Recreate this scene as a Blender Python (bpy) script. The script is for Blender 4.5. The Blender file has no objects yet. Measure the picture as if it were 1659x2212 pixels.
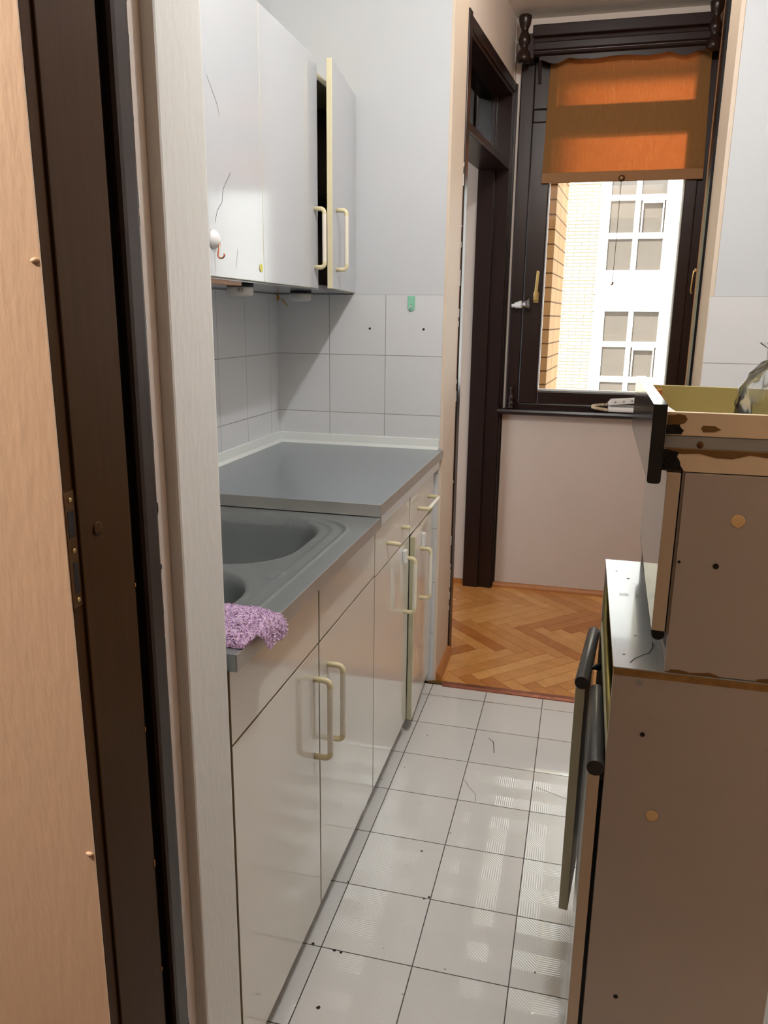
import bpy, bmesh, math, random
from math import sin, cos, pi, radians
from mathutils import Vector, Matrix
random.seed(7)
sc = bpy.context.scene
C = sc.collection

# ------------------------------------------------------------ camera
F, W, H = 1680.84, 1659, 2212
cam_d = bpy.data.cameras.new('camera'); cam = bpy.data.objects.new('camera', cam_d); C.objects.link(cam)
cam_d.sensor_fit = 'VERTICAL'; cam_d.sensor_height = 24; cam_d.lens = F / H * 24
cam_d.clip_start = 0.02; cam_d.clip_end = 200
Mr = Matrix(((0.96898992, 0.24682935, 0.01156721), (-0.0707651, 0.23234608, 0.97005546), (0.23675056, -0.94079252, 0.24260792)))
cam.matrix_world = Matrix.Translation((0.46098, -1.32487, 1.31583)) @ Mr.transposed().to_4x4()
sc.camera = cam

# ------------------------------------------------------------ world, lights, exposure
w = bpy.data.worlds.new('sky'); sc.world = w; w.use_nodes = True
w.node_tree.nodes['Background'].inputs[0].default_value = (0.80, 0.90, 1.0, 1)
w.node_tree.nodes['Background'].inputs[1].default_value = 3.0

def light(name, kind, loc, energy, color, **kw):
    d = bpy.data.lights.new(name, kind); d.energy = energy; d.color = color
    for k, v in kw.items(): setattr(d, k, v)
    o = bpy.data.objects.new(name, d); C.objects.link(o); o.location = loc
    return o
sun = light('sun', 'SUN', (0, -6, 20), 14, (1, 0.96, 0.88), angle=0.01)
sun.rotation_euler = (radians(42), 0, radians(-28))
light('kitchen_ceiling_lamp', 'POINT', (0.52, 0.02, 2.50), 45, (0.92, 0.965, 1.0), shadow_soft_size=0.035)
light('corridor_fill_light', 'POINT', (0.42, 1.44, 2.46), 4.0, (1.0, 0.93, 0.84), shadow_soft_size=0.04)  # added unseen lamp that brightens the corridor ceiling and cornice
light('hall_lamp', 'POINT', (-1.05, -1.12, 2.20), 92, (1.0, 0.85, 0.70), shadow_soft_size=0.05)
sc.view_settings.view_transform = 'Standard'; sc.view_settings.look = 'None'
sc.view_settings.gamma = 1; sc.view_settings.use_curve_mapping = False
sc.view_settings.exposure = 0.0

# ------------------------------------------------------------ materials
def srgb(r, g, b):
    f = lambda c: ((c/255+0.055)/1.055)**2.4 if c/255 > 0.04045 else c/255/12.92
    return (f(r), f(g), f(b), 1)
class NT:
    def __init__(s, name):
        s.m = bpy.data.materials.new(name); s.m.use_nodes = True
        s.t = s.m.node_tree; s.n = s.t.nodes; s.b = s.n['Principled BSDF']
    def node(s, kind, **kw):
        n = s.n.new(kind)
        for k, v in kw.items():
            if k.startswith('i_'): n.inputs[k[2:].replace('_', ' ')].default_value = v
            else: setattr(n, k, v)
        return n
    def link(s, a, b): s.t.links.new(a, b)
    def val(s, x, sock):
        if isinstance(x, (int, float)): sock.default_value = x
        else: s.link(x, sock)
    def math(s, op, a, b=0.0, c=None):
        n = s.node('ShaderNodeMath', operation=op); s.val(a, n.inputs[0]); s.val(b, n.inputs[1])
        if c is not None: s.val(c, n.inputs[2])
        return n.outputs[0]
    def mix(s, f, a, b):
        n = s.node('ShaderNodeMix', data_type='RGBA'); s.val(f, n.inputs['Factor'])
        for x, k in ((a, 6), (b, 7)):
            if isinstance(x, tuple): n.inputs[k].default_value = x
            else: s.link(x, n.inputs[k])
        return n.outputs[2]
    def ramp(s, f, stops):
        n = s.node('ShaderNodeValToRGB'); s.link(f, n.inputs[0]); e = n.color_ramp.elements
        while len(e) < len(stops): e.new(0.5)
        for i, (p, c) in enumerate(stops): e[i].position = p; e[i].color = c
        return n.outputs[0]
    def noise(s, scale, detail=3, sc3=(1, 1, 1), rough=0.5):
        tc = s.node('ShaderNodeTexCoord'); mp = s.node('ShaderNodeMapping'); mp.inputs['Scale'].default_value = sc3
        s.link(tc.outputs['Object'], mp.inputs[0])
        n = s.node('ShaderNodeTexNoise'); n.inputs['Scale'].default_value = scale; n.inputs['Detail'].default_value = detail
        n.inputs['Roughness'].default_value = rough
        s.link(mp.outputs[0], n.inputs['Vector']); return n.outputs['Fac']
    def xyz(s):
        tc = s.node('ShaderNodeTexCoord'); sp = s.node('ShaderNodeSeparateXYZ'); s.link(tc.outputs['Object'], sp.inputs[0]); return sp.outputs
    def bump(s, h, strength=0.2, dist=0.002):
        n = s.node('ShaderNodeBump'); n.inputs['Strength'].default_value = strength; n.inputs['Distance'].default_value = dist
        s.link(h, n.inputs['Height']); s.link(n.outputs[0], s.b.inputs['Normal']); return n
    def base(s, c):
        if isinstance(c, tuple): s.b.inputs['Base Color'].default_value = c
        else: s.link(c, s.b.inputs['Base Color'])
    def p(s, rough=0.5, metal=0.0, spec=0.5, coat=0.0):
        s.b.inputs['Roughness'].default_value = rough; s.b.inputs['Metallic'].default_value = metal
        s.b.inputs['Specular IOR Level'].default_value = spec; s.b.inputs['Coat Weight'].default_value = coat
        return s

def simple(name, col, rough=0.5, metal=0.0, var=0.06, scale=6, bump=0.0, bscale=80, spec=0.5, stretch=(1, 1, 1)):
    t = NT(name); t.p(rough, metal, spec)
    c2 = tuple(min(1, x*(1-var)) for x in col[:3]) + (1,); c1 = tuple(min(1, x*(1+var*0.5)) for x in col[:3]) + (1,)
    t.base(t.mix(t.noise(scale, 4, stretch), c2, c1))
    if bump: t.bump(t.noise(bscale, 3, stretch), bump)
    return t.m
M = {}
M['paint'] = simple('white_wall_paint', srgb(206, 209, 212), 0.62, bump=0.25, bscale=70, var=0.04, stretch=(1, 1, .7))
M['paint_cream'] = simple('cream_wall_paint', srgb(222, 204, 184), 0.6, bump=0.2, bscale=60, var=0.05)
M['paint_stub'] = simple('offwhite_wall_paint', srgb(228, 226, 220), 0.6, bump=0.4, bscale=90, var=0.04, stretch=(1, 1, .35))
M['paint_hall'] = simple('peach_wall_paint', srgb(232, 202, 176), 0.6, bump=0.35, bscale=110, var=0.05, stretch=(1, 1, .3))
M['paint_hall_dim'] = simple('low_bounce_hall_paint', srgb(118, 112, 106), 0.7)  # for unseen hall walls, darkened to cut the bounced light
M['paint_corr'] = simple('corridor_wall_paint', srgb(214, 200, 188), 0.6, bump=0.2, bscale=60, var=0.05)
M['ceiling'] = simple('ceiling_paint', srgb(236, 229, 220), 0.8, bump=0.15)
def darkwood(name, col, rough=0.3, var=0.5, stretch=(1, 1, .04), bs=0.15, spec=0.5):
    t = NT(name); t.p(rough, 0, spec)
    n = t.noise(120, 5, stretch, .6)
    t.base(t.mix(n, tuple(x*(1-var) for x in col[:3])+(1,), tuple(x*(1+var) for x in col[:3])+(1,)))
    t.bump(n, bs, 0.001); return t.m
M['wood_dark'] = darkwood('dark_stained_wood', srgb(36, 21, 17), 0.28, spec=.4)
M['wood_dark_x'] = darkwood('dark_stained_wood_crosswise', srgb(34, 19, 16), 0.3, stretch=(.04, 1, 1), spec=.35)
M['wood_jamb'] = darkwood('brown_painted_wood', srgb(60, 36, 11), 0.5, var=.25, spec=.15)
M['wood_gap_black'] = darkwood('black_wood_and_gap_shade', srgb(12, 11, 11), 0.5, var=.2, spec=.15)
M['wood_raw'] = darkwood('worn_orange_wood', srgb(176, 112, 55), 0.4, var=.35, stretch=(1, .1, .1))
def laminate(name, col, rough=0.16, bscale=30, bstr=.05, coat=.4, spec=.6):
    t = NT(name); t.p(rough, 0, spec, coat); t.b.inputs['Coat Roughness'].default_value = .04
    c = t.mix(t.noise(3, 4), tuple(x*.95 for x in col[:3])+(1,), col)
    t.base(c); t.bump(t.noise(bscale, 3), bstr, 0.001); return t.m
M['lam_door'] = laminate('glossy_cream_laminate', srgb(232, 227, 216), 0.10, bscale=9, bstr=.05)
M['lam_upper'] = laminate('glossy_white_laminate', srgb(196, 199, 202), 0.12, bscale=75, bstr=.16, coat=0.0, spec=.35)
M['lam_edge'] = simple('yellowed_edge_band', srgb(222, 212, 176), 0.4)
M['lam_edge_dark'] = simple('seam_shade_edge_band', srgb(150, 134, 100), 0.5, var=.3, scale=30)  # edges darkened so the seams between fronts look like shaded gaps
M['lam_edge_worn'] = simple('olive_yellowed_edge_band', srgb(196, 192, 160), 0.4, var=.12, scale=20)
M['lam_side'] = simple('matt_white_side_laminate', srgb(172, 162, 153), 0.45, bump=.1, bscale=300, var=.05)
M['lam_drawer'] = simple('cream_drawer_laminate', srgb(222, 202, 172), 0.4, var=.08)
M['lam_olive'] = simple('yellow_drawer_lining', srgb(172, 158, 104), 0.45, var=.15, scale=9)
M['lam_top'] = laminate('glossy_pale_cabinet_top', srgb(160, 165, 167), 0.2, bscale=20, bstr=.06)
M['edge_tan'] = simple('tan_door_edge', srgb(188, 170, 148), 0.45, var=.05)
M['edge_olive'] = simple('weathered_door_edge', srgb(170, 164, 138), 0.45, var=.18, scale=25, stretch=(1, 1, .2))
M['edge_chip'] = simple('chipped_chipboard_edge', srgb(150, 112, 58), 0.7, var=.6, scale=60)
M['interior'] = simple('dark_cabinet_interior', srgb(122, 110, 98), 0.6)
M['handle'] = simple('cream_plastic_bar', srgb(238, 231, 215), 0.3, var=.03)
M['elbow'] = simple('yellowed_plastic_elbow', srgb(230, 218, 178), 0.3, var=.10, scale=40)
M['black'] = NT('black_gloss_laminate').p(0.16, 0, .6).m
M['black'].node_tree.nodes['Principled BSDF'].inputs['Base Color'].default_value = (.006, .006, .007, 1)
M['black_matt'] = simple('black_plastic', (.006, .006, .006, 1), 0.5, spec=.3)
M['grip'] = simple('charcoal_plastic_grip', srgb(52, 50, 48), 0.33, var=.15, scale=40)
M['worktop'] = laminate('grey_worktop_laminate', srgb(122, 130, 136), 0.33, bscale=400, bstr=.04)
def steel(name, col, rough, stretch=(1, 1, 1), sc_=60):
    t = NT(name); t.p(rough, .8)
    n = t.noise(sc_, 4, stretch)
    t.base(t.mix(t.noise(8, 5), tuple(x*.82 for x in col[:3])+(1,), col)); t.bump(n, .05, .0005); return t.m
M['steel'] = steel('worn_stainless_steel', srgb(166, 171, 171), 0.40)
M['steel_edge'] = steel('brushed_metal_edge', srgb(200, 197, 192), 0.38, (.05, .05, 1), 300)
M['brass'] = steel('brass', srgb(214, 186, 120), 0.28)
M['olive_metal'] = steel('olive_drawer_runner', srgb(136, 124, 72), 0.35)
M['strike'] = steel('old_bronze_plate', srgb(112, 78, 48), 0.4)
M['chrome'] = NT('chrome').p(.12, 1).m
M['copper'] = simple('copper_threshold', srgb(172, 112, 90), 0.18, metal=.55, var=.5, scale=30, bump=.3, bscale=60)
M['copper_hook'] = NT('copper_wire').p(.25, 1).m
M['copper_hook'].node_tree.nodes['Principled BSDF'].inputs['Base Color'].default_value = srgb(190, 110, 80)
M['white_plastic'] = simple('white_plastic', srgb(236, 236, 234), 0.3, var=.02)
M['grey_plastic'] = simple('grey_plastic', srgb(150, 152, 150), 0.35, var=.05)
M['cream_plastic'] = simple('cream_plastic_cord', srgb(226, 208, 178), 0.45, var=.05)
M['green'] = simple('mint_green_plastic', srgb(142, 206, 176), 0.35, var=.03)
M['yellow'] = simple('yellow_sticker', srgb(232, 226, 108), 0.6, var=.08, scale=60)
M['dark_spot'] = simple('dark_hole', srgb(24, 18, 16), 0.8)
M['tan_cap'] = simple('tan_cover_cap', srgb(216, 184, 132), 0.5, var=.04)
M['rust'] = simple('orange_stain', srgb(206, 150, 76), 0.7, var=.3, scale=60)
M['filler'] = simple('brown_bare_chipboard', srgb(112, 80, 34), 0.6, var=.25, scale=50)
M['tar'] = simple('black_glossy_glue', (.008, .007, .006, 1), 0.2, bump=.8, bscale=160)
M['skirt'] = simple('white_silicone_strip', srgb(226, 230, 226), 0.35, var=.05)
M['paper'] = simple('grey_paper', srgb(210, 208, 204), 0.7, var=.03)
M['window_white'] = simple('white_window_frame', srgb(240, 240, 238), 0.5, var=.01)
M['facade_pane'] = simple('dull_reflective_window_glass', srgb(104, 98, 92), 0.06, var=.15, scale=3, bump=.35, bscale=4)
M['stucco'] = simple('white_render', srgb(238, 238, 236), 0.8, var=.01)

def glassy(name, tint=(1, 1, 1, 1), amount=0.08, rough=0.0):
    t = NT(name); t.n.remove(t.b)
    tr = t.node('ShaderNodeBsdfTransparent'); tr.inputs[0].default_value = tint
    g = t.node('ShaderNodeBsdfGlossy'); g.inputs['Roughness'].default_value = rough
    fr = t.node('ShaderNodeFresnel'); fr.inputs[0].default_value = 1.45
    mx = t.node('ShaderNodeMixShader'); t.link(t.math('MULTIPLY_ADD', fr.outputs[0], 1.0, amount), mx.inputs[0])
    t.link(tr.outputs[0], mx.inputs[1]); t.link(g.outputs[0], mx.inputs[2])
    t.link(mx.outputs[0], t.n['Material Output'].inputs[0]); return t.m
M['glass'] = glassy('window_glass', (.97, .98, .97, 1), 0.0)
M['transom_glass'] = glassy('transom_glass', (.9, .9, .88, 1), 0.02)
M['clear_plastic'] = glassy('clear_plastic', (.90, .92, .93, 1), 0.22, .15)
M['bag'] = glassy('clear_plastic_bag', (.93, .95, .95, 1), 0.05, .15)

def tile_mat(name, axes, offs, size, grout_w, tile_col, grout_col, rough, relief=None, var=.04):
    t = NT(name); t.p(rough, 0, .8); o = t.xyz()
    masks = []; cells = []
    for ax, of in zip(axes, offs):
        q = t.math('DIVIDE', t.math('SUBTRACT', o['XYZ'.index(ax)], of), size)
        fr = t.math('FRACT', t.math('ADD', q, 50.0)); cells.append(t.math('FLOOR', t.math('ADD', q, 50.0)))
        masks.append(t.math('GREATER_THAN', t.math('ABSOLUTE', t.math('SUBTRACT', fr, .5)), .5 - grout_w/size/2))
    g = t.math('MAXIMUM', masks[0], masks[1])
    wn = t.node('ShaderNodeTexWhiteNoise', noise_dimensions='2D'); cb = t.node('ShaderNodeCombineXYZ')
    t.link(cells[0], cb.inputs[0]); t.link(cells[1], cb.inputs[1]); t.link(cb.outputs[0], wn.inputs['Vector'])
    tc = t.mix(wn.outputs['Value'], tuple(x*(1-var) for x in tile_col[:3])+(1,), tile_col)
    t.base(t.mix(g, tc, grout_col))
    rr = t.math('MULTIPLY_ADD', g, .5, rough); t.link(rr, t.b.inputs['Roughness'])
    h = t.math('MULTIPLY', g, -1.0)
    if relief: h = t.math('ADD', h, relief(t, o))
    t.bump(h, 1.0, 0.0006)
    return t.m
def floor_relief(t, o):
    x, y = o[0], o[1]
    cx = t.math('FLOOR', t.math('DIVIDE', x, .05)); cy = t.math('FLOOR', t.math('DIVIDE', y, .05))
    par = t.math('MODULO', t.math('ADD', t.math('ADD', cx, cy), 200.0), 2.0)
    par2 = t.math('MODULO', t.math('ADD', cx, 200.0), 2.0)
    k = 2*pi/0.0055
    sx = t.math('SINE', t.math('MULTIPLY', x, k)); sy = t.math('SINE', t.math('MULTIPLY', y, k))
    d1 = t.math('SINE', t.math('MULTIPLY', t.math('ADD', x, y), k*.72)); d2 = t.math('SINE', t.math('MULTIPLY', t.math('SUBTRACT', x, y), k*.72))
    def sel(f, a, b): return t.math('ADD', t.math('MULTIPLY', f, b), t.math('MULTIPLY', t.math('SUBTRACT', 1.0, f), a))
    s = sel(par, sel(par2, sx, sy), sel(par2, d1, d2))
    area = t.math('LESS_THAN', y, .80)
    return t.math('MULTIPLY', t.math('MULTIPLY', s, area), .16)
def wall_relief(t, o):
    n = t.noise(40, 2, (.2, .2, 5)); return t.math('MULTIPLY', n, .25)
M['tiles_floor'] = tile_mat('white_floor_tiles', 'XY', (0, 0), .2, .0024, srgb(224, 222, 218), srgb(46, 38, 33), .045, floor_relief)
M['tiles_wall_x'] = tile_mat('white_wall_tiles_far', 'XZ', (-.0025, -.01), .2, .0022, srgb(222, 223, 224), srgb(150, 148, 138), .22, wall_relief)
M['tiles_wall_y'] = tile_mat('white_wall_tiles_side', 'YZ', (.029, -.01), .2, .0022, srgb(222, 223, 224), srgb(150, 148, 138), .2, wall_relief)

def brick_mat(name, uax, c1, c2, mortar, size=(.25, .061), mw=.006, off=.5, loc=(0, 0, 0)):
    t = NT(name); t.p(.85, 0, .2); o = t.xyz()
    cb = t.node('ShaderNodeCombineXYZ'); t.link(o['XYZ'.index(uax)], cb.inputs[0]); t.link(o[2], cb.inputs[1])
    mp = t.node('ShaderNodeMapping'); mp.inputs['Location'].default_value = loc; t.link(cb.outputs[0], mp.inputs[0])
    b = t.node('ShaderNodeTexBrick'); t.link(mp.outputs[0], b.inputs['Vector']); b.offset = off
    b.inputs['Scale'].default_value = 1; b.inputs['Brick Width'].default_value = size[0]; b.inputs['Row Height'].default_value = size[1]
    b.inputs['Mortar Size'].default_value = mw; b.inputs['Mortar Smooth'].default_value = .1
    b.inputs['Color1'].default_value = c1; b.inputs['Color2'].default_value = c2; b.inputs['Mortar'].default_value = mortar
    t.base(b.outputs['Color']); t.bump(t.math('MULTIPLY', b.outputs['Fac'], -1.0), 1.0, .006); return t.m
M['brick_far'] = brick_mat('pale_yellow_brick', 'X', srgb(232, 226, 196), srgb(226, 214, 178), srgb(122, 116, 98), (.25, .061), .009)
M['brick_near'] = brick_mat('orange_tan_brick', 'Y', srgb(214, 172, 124), srgb(206, 162, 114), srgb(120, 84, 50), (.2, .068), .0036, off=0.0, loc=(0.03, .027, 0))
M['brick_own'] = brick_mat('tan_brick', 'X', srgb(216, 180, 138), srgb(206, 168, 122), srgb(110, 84, 60), (.25, .075), .008)

# woven orange blind: diffuse plus light coming through
t = NT('orange_woven_blind'); t.n.remove(t.b)
n = t.noise(260, 3, (1, 1, .12), .7); col = t.mix(n, srgb(128, 92, 54), srgb(150, 110, 68))
n2 = t.noise(240, 4, (1, 1, .10), .8)
tcol = t.ramp(n2, [(.40, srgb(196, 92, 40)), (.58, srgb(214, 104, 48)), (.80, srgb(252, 190, 130))])
rf = t.node('ShaderNodeBsdfRefraction'); rf.inputs['Roughness'].default_value = .5; rf.inputs['IOR'].default_value = 1.25; t.link(tcol, rf.inputs[0])
df = t.node('ShaderNodeBsdfDiffuse'); t.link(col, df.inputs[0]); tl = t.node('ShaderNodeBsdfTranslucent'); t.link(tcol, tl.inputs[0])
mx = t.node('ShaderNodeMixShader'); mx.inputs[0].default_value = .05; t.link(df.outputs[0], mx.inputs[1]); t.link(tl.outputs[0], mx.inputs[2])
my = t.node('ShaderNodeMixShader'); my.inputs[0].default_value = .19; t.link(mx.outputs[0], my.inputs[1]); t.link(rf.outputs[0], my.inputs[2]); mx = my
t.link(mx.outputs[0], t.n['Material Output'].inputs[0]); M['blind'] = t.m
M['blind_hem'] = simple('brown_blind_hem', srgb(138, 98, 60), .8, bump=.3, bscale=300)

# parquet: each stave gets its own tone from a face attribute
t = NT('herringbone_parquet'); t.p(.2, 0, .5)
at = t.node('ShaderNodeAttribute', attribute_name='tone')
c = t.ramp(at.outputs['Fac'], [(0, srgb(190, 122, 62)), (.5, srgb(214, 150, 84)), (1, srgb(230, 172, 104))])
gr = t.noise(14, 5, (1, 1, 1), .7)
mm = t.node('ShaderNodeMix', data_type='RGBA', blend_type='MULTIPLY'); mm.inputs['Factor'].default_value = .45
t.link(c, mm.inputs[6]); t.link(t.ramp(gr, [(.3, (.62, .55, .45, 1)), (.65, (1, 1, 1, 1))]), mm.inputs[7]); t.base(mm.outputs[2])
t.bump(t.noise(60, 3), .06, .001); M['parquet'] = t.m
M['parquet_gap'] = simple('parquet_gap', srgb(84, 50, 22), .7)

# terry cloth
t = NT('lilac_terry'); t.p(.95, 0, .1)
n = t.noise(170, 4, (1, 1, 1), .7); t.base(t.ramp(n, [(.30, srgb(172, 130, 186)), (.48, srgb(220, 182, 220)), (.70, srgb(242, 218, 236))]))
t.bump(n, .9, .004); M['terry'] = t.m
M['terry'].node_tree.nodes['Principled BSDF'].inputs['Sheen Weight'].default_value = .4

# ------------------------------------------------------------ mesh helpers
def box(bm, x0, x1, y0, y1, z0, z1, mi=0, mat=None):
    vs = [bm.verts.new(Vector(p)) for p in ((x0,y0,z0),(x1,y0,z0),(x1,y1,z0),(x0,y1,z0),(x0,y0,z1),(x1,y0,z1),(x1,y1,z1),(x0,y1,z1))]
    if mat:
        for v in vs: v.co = mat @ v.co
    for f in ((0,3,2,1),(4,5,6,7),(0,1,5,4),(1,2,6,5),(2,3,7,6),(3,0,4,7)):
        fc = bm.faces.new([vs[i] for i in f]); fc.material_index = mi
    return vs
def prism(bm, pts, axis, a, b, mi=0, mat=None):
    """pts 2D outline; axis 'x','y' or 'z' is the extrusion axis"""
    def P(u, v, t):
        q = {'x': (t, u, v), 'y': (u, t, v), 'z': (u, v, t)}[axis]; q = Vector(q); return mat @ q if mat else q
    A = [bm.verts.new(P(u, v, a)) for u, v in pts]; B = [bm.verts.new(P(u, v, b)) for u, v in pts]; n = len(pts)
    fs = [bm.faces.new(A), bm.faces.new(B[::-1])] + [bm.faces.new((A[i], B[i], B[(i+1) % n], A[(i+1) % n])) for i in range(n)]
    for f in fs: f.material_index = mi
def tube(bm, pts, r, seg=12, mi=0, cap=True, mis=None):
    pts = [Vector(p) for p in pts]; rings = []; up = None
    for i, p in enumerate(pts):
        d = (pts[min(i+1, len(pts)-1)] - pts[max(i-1, 0)]).normalized()
        if up is None: up = d.orthogonal().normalized()
        else: up = (up - d*up.dot(d)).normalized()
        s = d.cross(up); rr = r[i] if isinstance(r, (list, tuple)) else r
        rings.append([bm.verts.new(p + (up*cos(2*pi*k/seg) + s*sin(2*pi*k/seg))*rr) for k in range(seg)])
    for i in range(len(rings)-1):
        for k in range(seg):
            f = bm.faces.new((rings[i][k], rings[i][(k+1) % seg], rings[i+1][(k+1) % seg], rings[i+1][k])); f.smooth = True
            f.material_index = mis[i] if mis else mi
    if cap:
        for rg, m_ in ((rings[0][::-1], 0), (rings[-1], -1)):
            f = bm.faces.new(rg); f.material_index = mis[m_] if mis else mi
def lathe(bm, prof, org, axis='z', seg=24, mi=0):
    """prof: (radius, height) list"""
    org = Vector(org); rings = []
    for r, h in prof:
        ring = []
        for k in range(seg):
            a = 2*pi*k/seg; u, v = r*cos(a), r*sin(a)
            q = {'z': (u, v, h), 'x': (h, u, v), 'y': (u, h, v)}[axis]
            ring.append(bm.verts.new(org + Vector(q)))
        rings.append(ring)
    for i in range(len(rings)-1):
        for k in range(seg):
            f = bm.faces.new((rings[i][k], rings[i][(k+1) % seg], rings[i+1][(k+1) % seg], rings[i+1][k])); f.smooth = True; f.material_index = mi
    for rg in (rings[0][::-1], rings[-1]):
        f = bm.faces.new(rg); f.material_index = mi
def arc(c, a, b, r, n=6):
    return [(c[0]+r*cos(a+(b-a)*i/n), c[1]+r*sin(a+(b-a)*i/n)) for i in range(n+1)]

def obj(name, bm, mats, parent=None, bevel=0, smooth=False, label=None):
    bmesh.ops.recalc_face_normals(bm, faces=bm.faces)
    me = bpy.data.meshes.new(name); bm.to_mesh(me); bm.free()
    if smooth:
        for p in me.polygons: p.use_smooth = True
    for m in (mats if isinstance(mats, (list, tuple)) else [mats]): me.materials.append(M[m] if isinstance(m, str) else m)
    o = bpy.data.objects.new(name, me); C.objects.link(o)
    if parent:
        o.parent = parent; o.location = -Vector(ROOT.get(parent.name, (0, 0, 0)))
    if bevel:
        b = o.modifiers.new('bevel', 'BEVEL'); b.width = bevel; b.segments = 2; b.limit_method = 'ANGLE'; b.angle_limit = radians(40)
    if label: o['label'] = label
    return o
ROOT = {}
def thing(name, label, cat, loc, group=None):
    o = bpy.data.objects.new(name, None); C.objects.link(o); o.location = loc; ROOT[o.name] = loc
    o.empty_display_size = .05
    o['label'] = label; o['category'] = cat
    if group: o['group'] = group
    return o
def tag(o, label, cat, group=None):
    o['label'] = label; o['category'] = cat
    if group: o['group'] = group
    return o
def struct(name, bm, mats, bevel=0, smooth=False):
    o = obj(name, bm, mats, None, bevel, smooth); o['kind'] = 'structure'; return o
def sroot(name, loc=(0, 0, 0)):
    o = bpy.data.objects.new(name, None); C.objects.link(o); o.location = loc; ROOT[o.name] = loc; o['kind'] = 'structure'; o.empty_display_size = .05; return o
def B(*boxes, mat=None):
    bm = bmesh.new()
    for b in boxes: box(bm, *b, mat=mat)
    return bm

# ============================================================ SETTING
CE = 2.56        # ceiling height
YF = 1.309       # far kitchen wall
YW = 2.45        # window wall
# floors
struct('floor_kitchen', B((-.62, 1.75, -.70, YF-.024, -.06, 0)), 'tiles_floor')
struct('floor_hall', B((-2.6, 2.6, -3.2, -.70, -.06, 0)), 'wood_jamb')
# herringbone staves
def parquet():
    bm = bmesh.new(); L, wd, g = .389, .0572, .0010
    lay = bm.faces.layers.float.new('tone')
    s2 = 1/math.sqrt(2); ox, oy = -.002, 1.915
    def tw(u, v): return ((u+v)*s2 + ox, (-u+v)*s2 + oy)
    def st(u0, v0, lu, lv):
        cx, cy = tw(u0+lu/2, v0+lv/2)
        if not (-1.9 < cx < 1.2 and YF-.35 < cy < YW+.35): return
        q = [tw(u0+g, v0+g), tw(u0+lu-g, v0+g), tw(u0+lu-g, v0+lv-g), tw(u0+g, v0+lv-g)]
        tn = min(1, max(0, random.gauss(.5, .28)))
        vs = [bm.verts.new((x, y, .0)) for x, y in q]; vb = [bm.verts.new((x, y, -.012)) for x, y in q]
        fs = [bm.faces.new(vs)] + [bm.faces.new((vs[i], vs[(i+1) % 4], vb[(i+1) % 4], vb[i])) for i in range(4)]
        for f in fs: f[lay] = tn
    for i in range(-70, 70):
        for j in range(-6, 7):
            u, v = i*wd + j*L, i*wd - j*L
            st(u, v, L, wd); st(u+L, v+wd-L, wd, L)
    geom = lambda: bm.verts[:] + bm.edges[:] + bm.faces[:]
    for co, no in (((0, YF-.004, 0), (0, -1, 0)), ((0, YW+.02, 0), (0, 1, 0)), ((-1.6, 0, 0), (-1, 0, 0)), ((1.0, 0, 0), (1, 0, 0))):
        bmesh.ops.bisect_plane(bm, geom=geom(), plane_co=co, plane_no=no, clear_outer=True)
    return bm
struct('floor_corridor', parquet(), 'parquet')
struct('floor_corridor_base', B((-1.62, 1.02, YF-.024, YW+.02, -.05, -.0125)), 'parquet_gap')
struct('ceiling', B((-2.7, 2.7, -3.3, YW+.3, CE, CE+.08)), 'ceiling')
# kitchen walls
struct('wall_left', B((-.72, -.6, -.386, YF+.0, 0, CE)), 'paint')
struct('wall_left_tiles', B((-.6, -.594, -.386, YF-.006, .86, 1.39)), 'tiles_wall_y')
struct('wall_far_left', B((-.72, -.0, YF, YF+.14, 0, CE)), 'paint')
struct('wall_far_left_tiles', B((-.594, -.006, YF-.006, YF, .0, 1.39)), 'tiles_wall_x')
struct('wall_far_right', B((.816, 1.75, YF, YF+.14, 0, CE)), 'paint')
bm = bmesh.new()
box(bm, .816, 1.65, YF-.006, YF, 0, 1.39)
struct('wall_far_right_tiles', bm, 'tiles_wall_x')
struct('wall_right', B((1.65, 1.77, -.386, YF, 0, CE)), 'paint')
# corner paint reveals of the passage (cream paint, thin skim on the brickwork)
struct('wall_passage_left', B((-.006, .0035, YF-.001, 1.575, 0, CE)), 'paint_cream')
bm = bmesh.new(); prism(bm, [(.8145, YF-.0035), (.826, YF-.0035), (.98, YF+.20), (.98, 1.55), (.8145, 1.55)], 'z', 0, CE)
struct('wall_passage_right', bm, 'paint_cream')
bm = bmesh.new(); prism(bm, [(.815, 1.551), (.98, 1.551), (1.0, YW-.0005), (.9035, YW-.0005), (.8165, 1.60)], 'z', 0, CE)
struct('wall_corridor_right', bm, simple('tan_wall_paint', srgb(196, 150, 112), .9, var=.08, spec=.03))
# wall carrying the corridor doorway: around the opening
def pass_x(y): return .0 + (y-1.575)*.08/.85
HD = 2.30
bm = bmesh.new()
prism(bm, [(-.13, 1.449), (-.001, 1.449), (-.001, 1.60), (-.13, 1.60)], 'z', 0, CE)
prism(bm, [(-.13, 1.60), (-.001, 1.60), (.076, 2.43), (-.055, 2.45)], 'z', HD, CE)
prism(bm, [(-.055, 2.44), (.078, 2.425), (.082, YW), (-.055, YW)], 'z', 0, CE)
struct('wall_corridor_left', bm, 'paint_corr')
struct('wall_side_room', B((-1.72, -1.6, YF+.14, YW+.05, 0, CE)), 'paint_corr')
# window wall with opening
WX0, WX1, WZ0, WZ1 = .118, .905, .875, 2.42
struct('wall_window', B((-1.7, WX0, YW, YW+.26, 0, CE), (WX1, 1.1, YW, YW+.26, 0, CE), (WX0, WX1, YW, YW+.26, 0, WZ0), (WX0, WX1, YW, YW+.26, WZ1, CE)), 'paint_corr')
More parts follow.
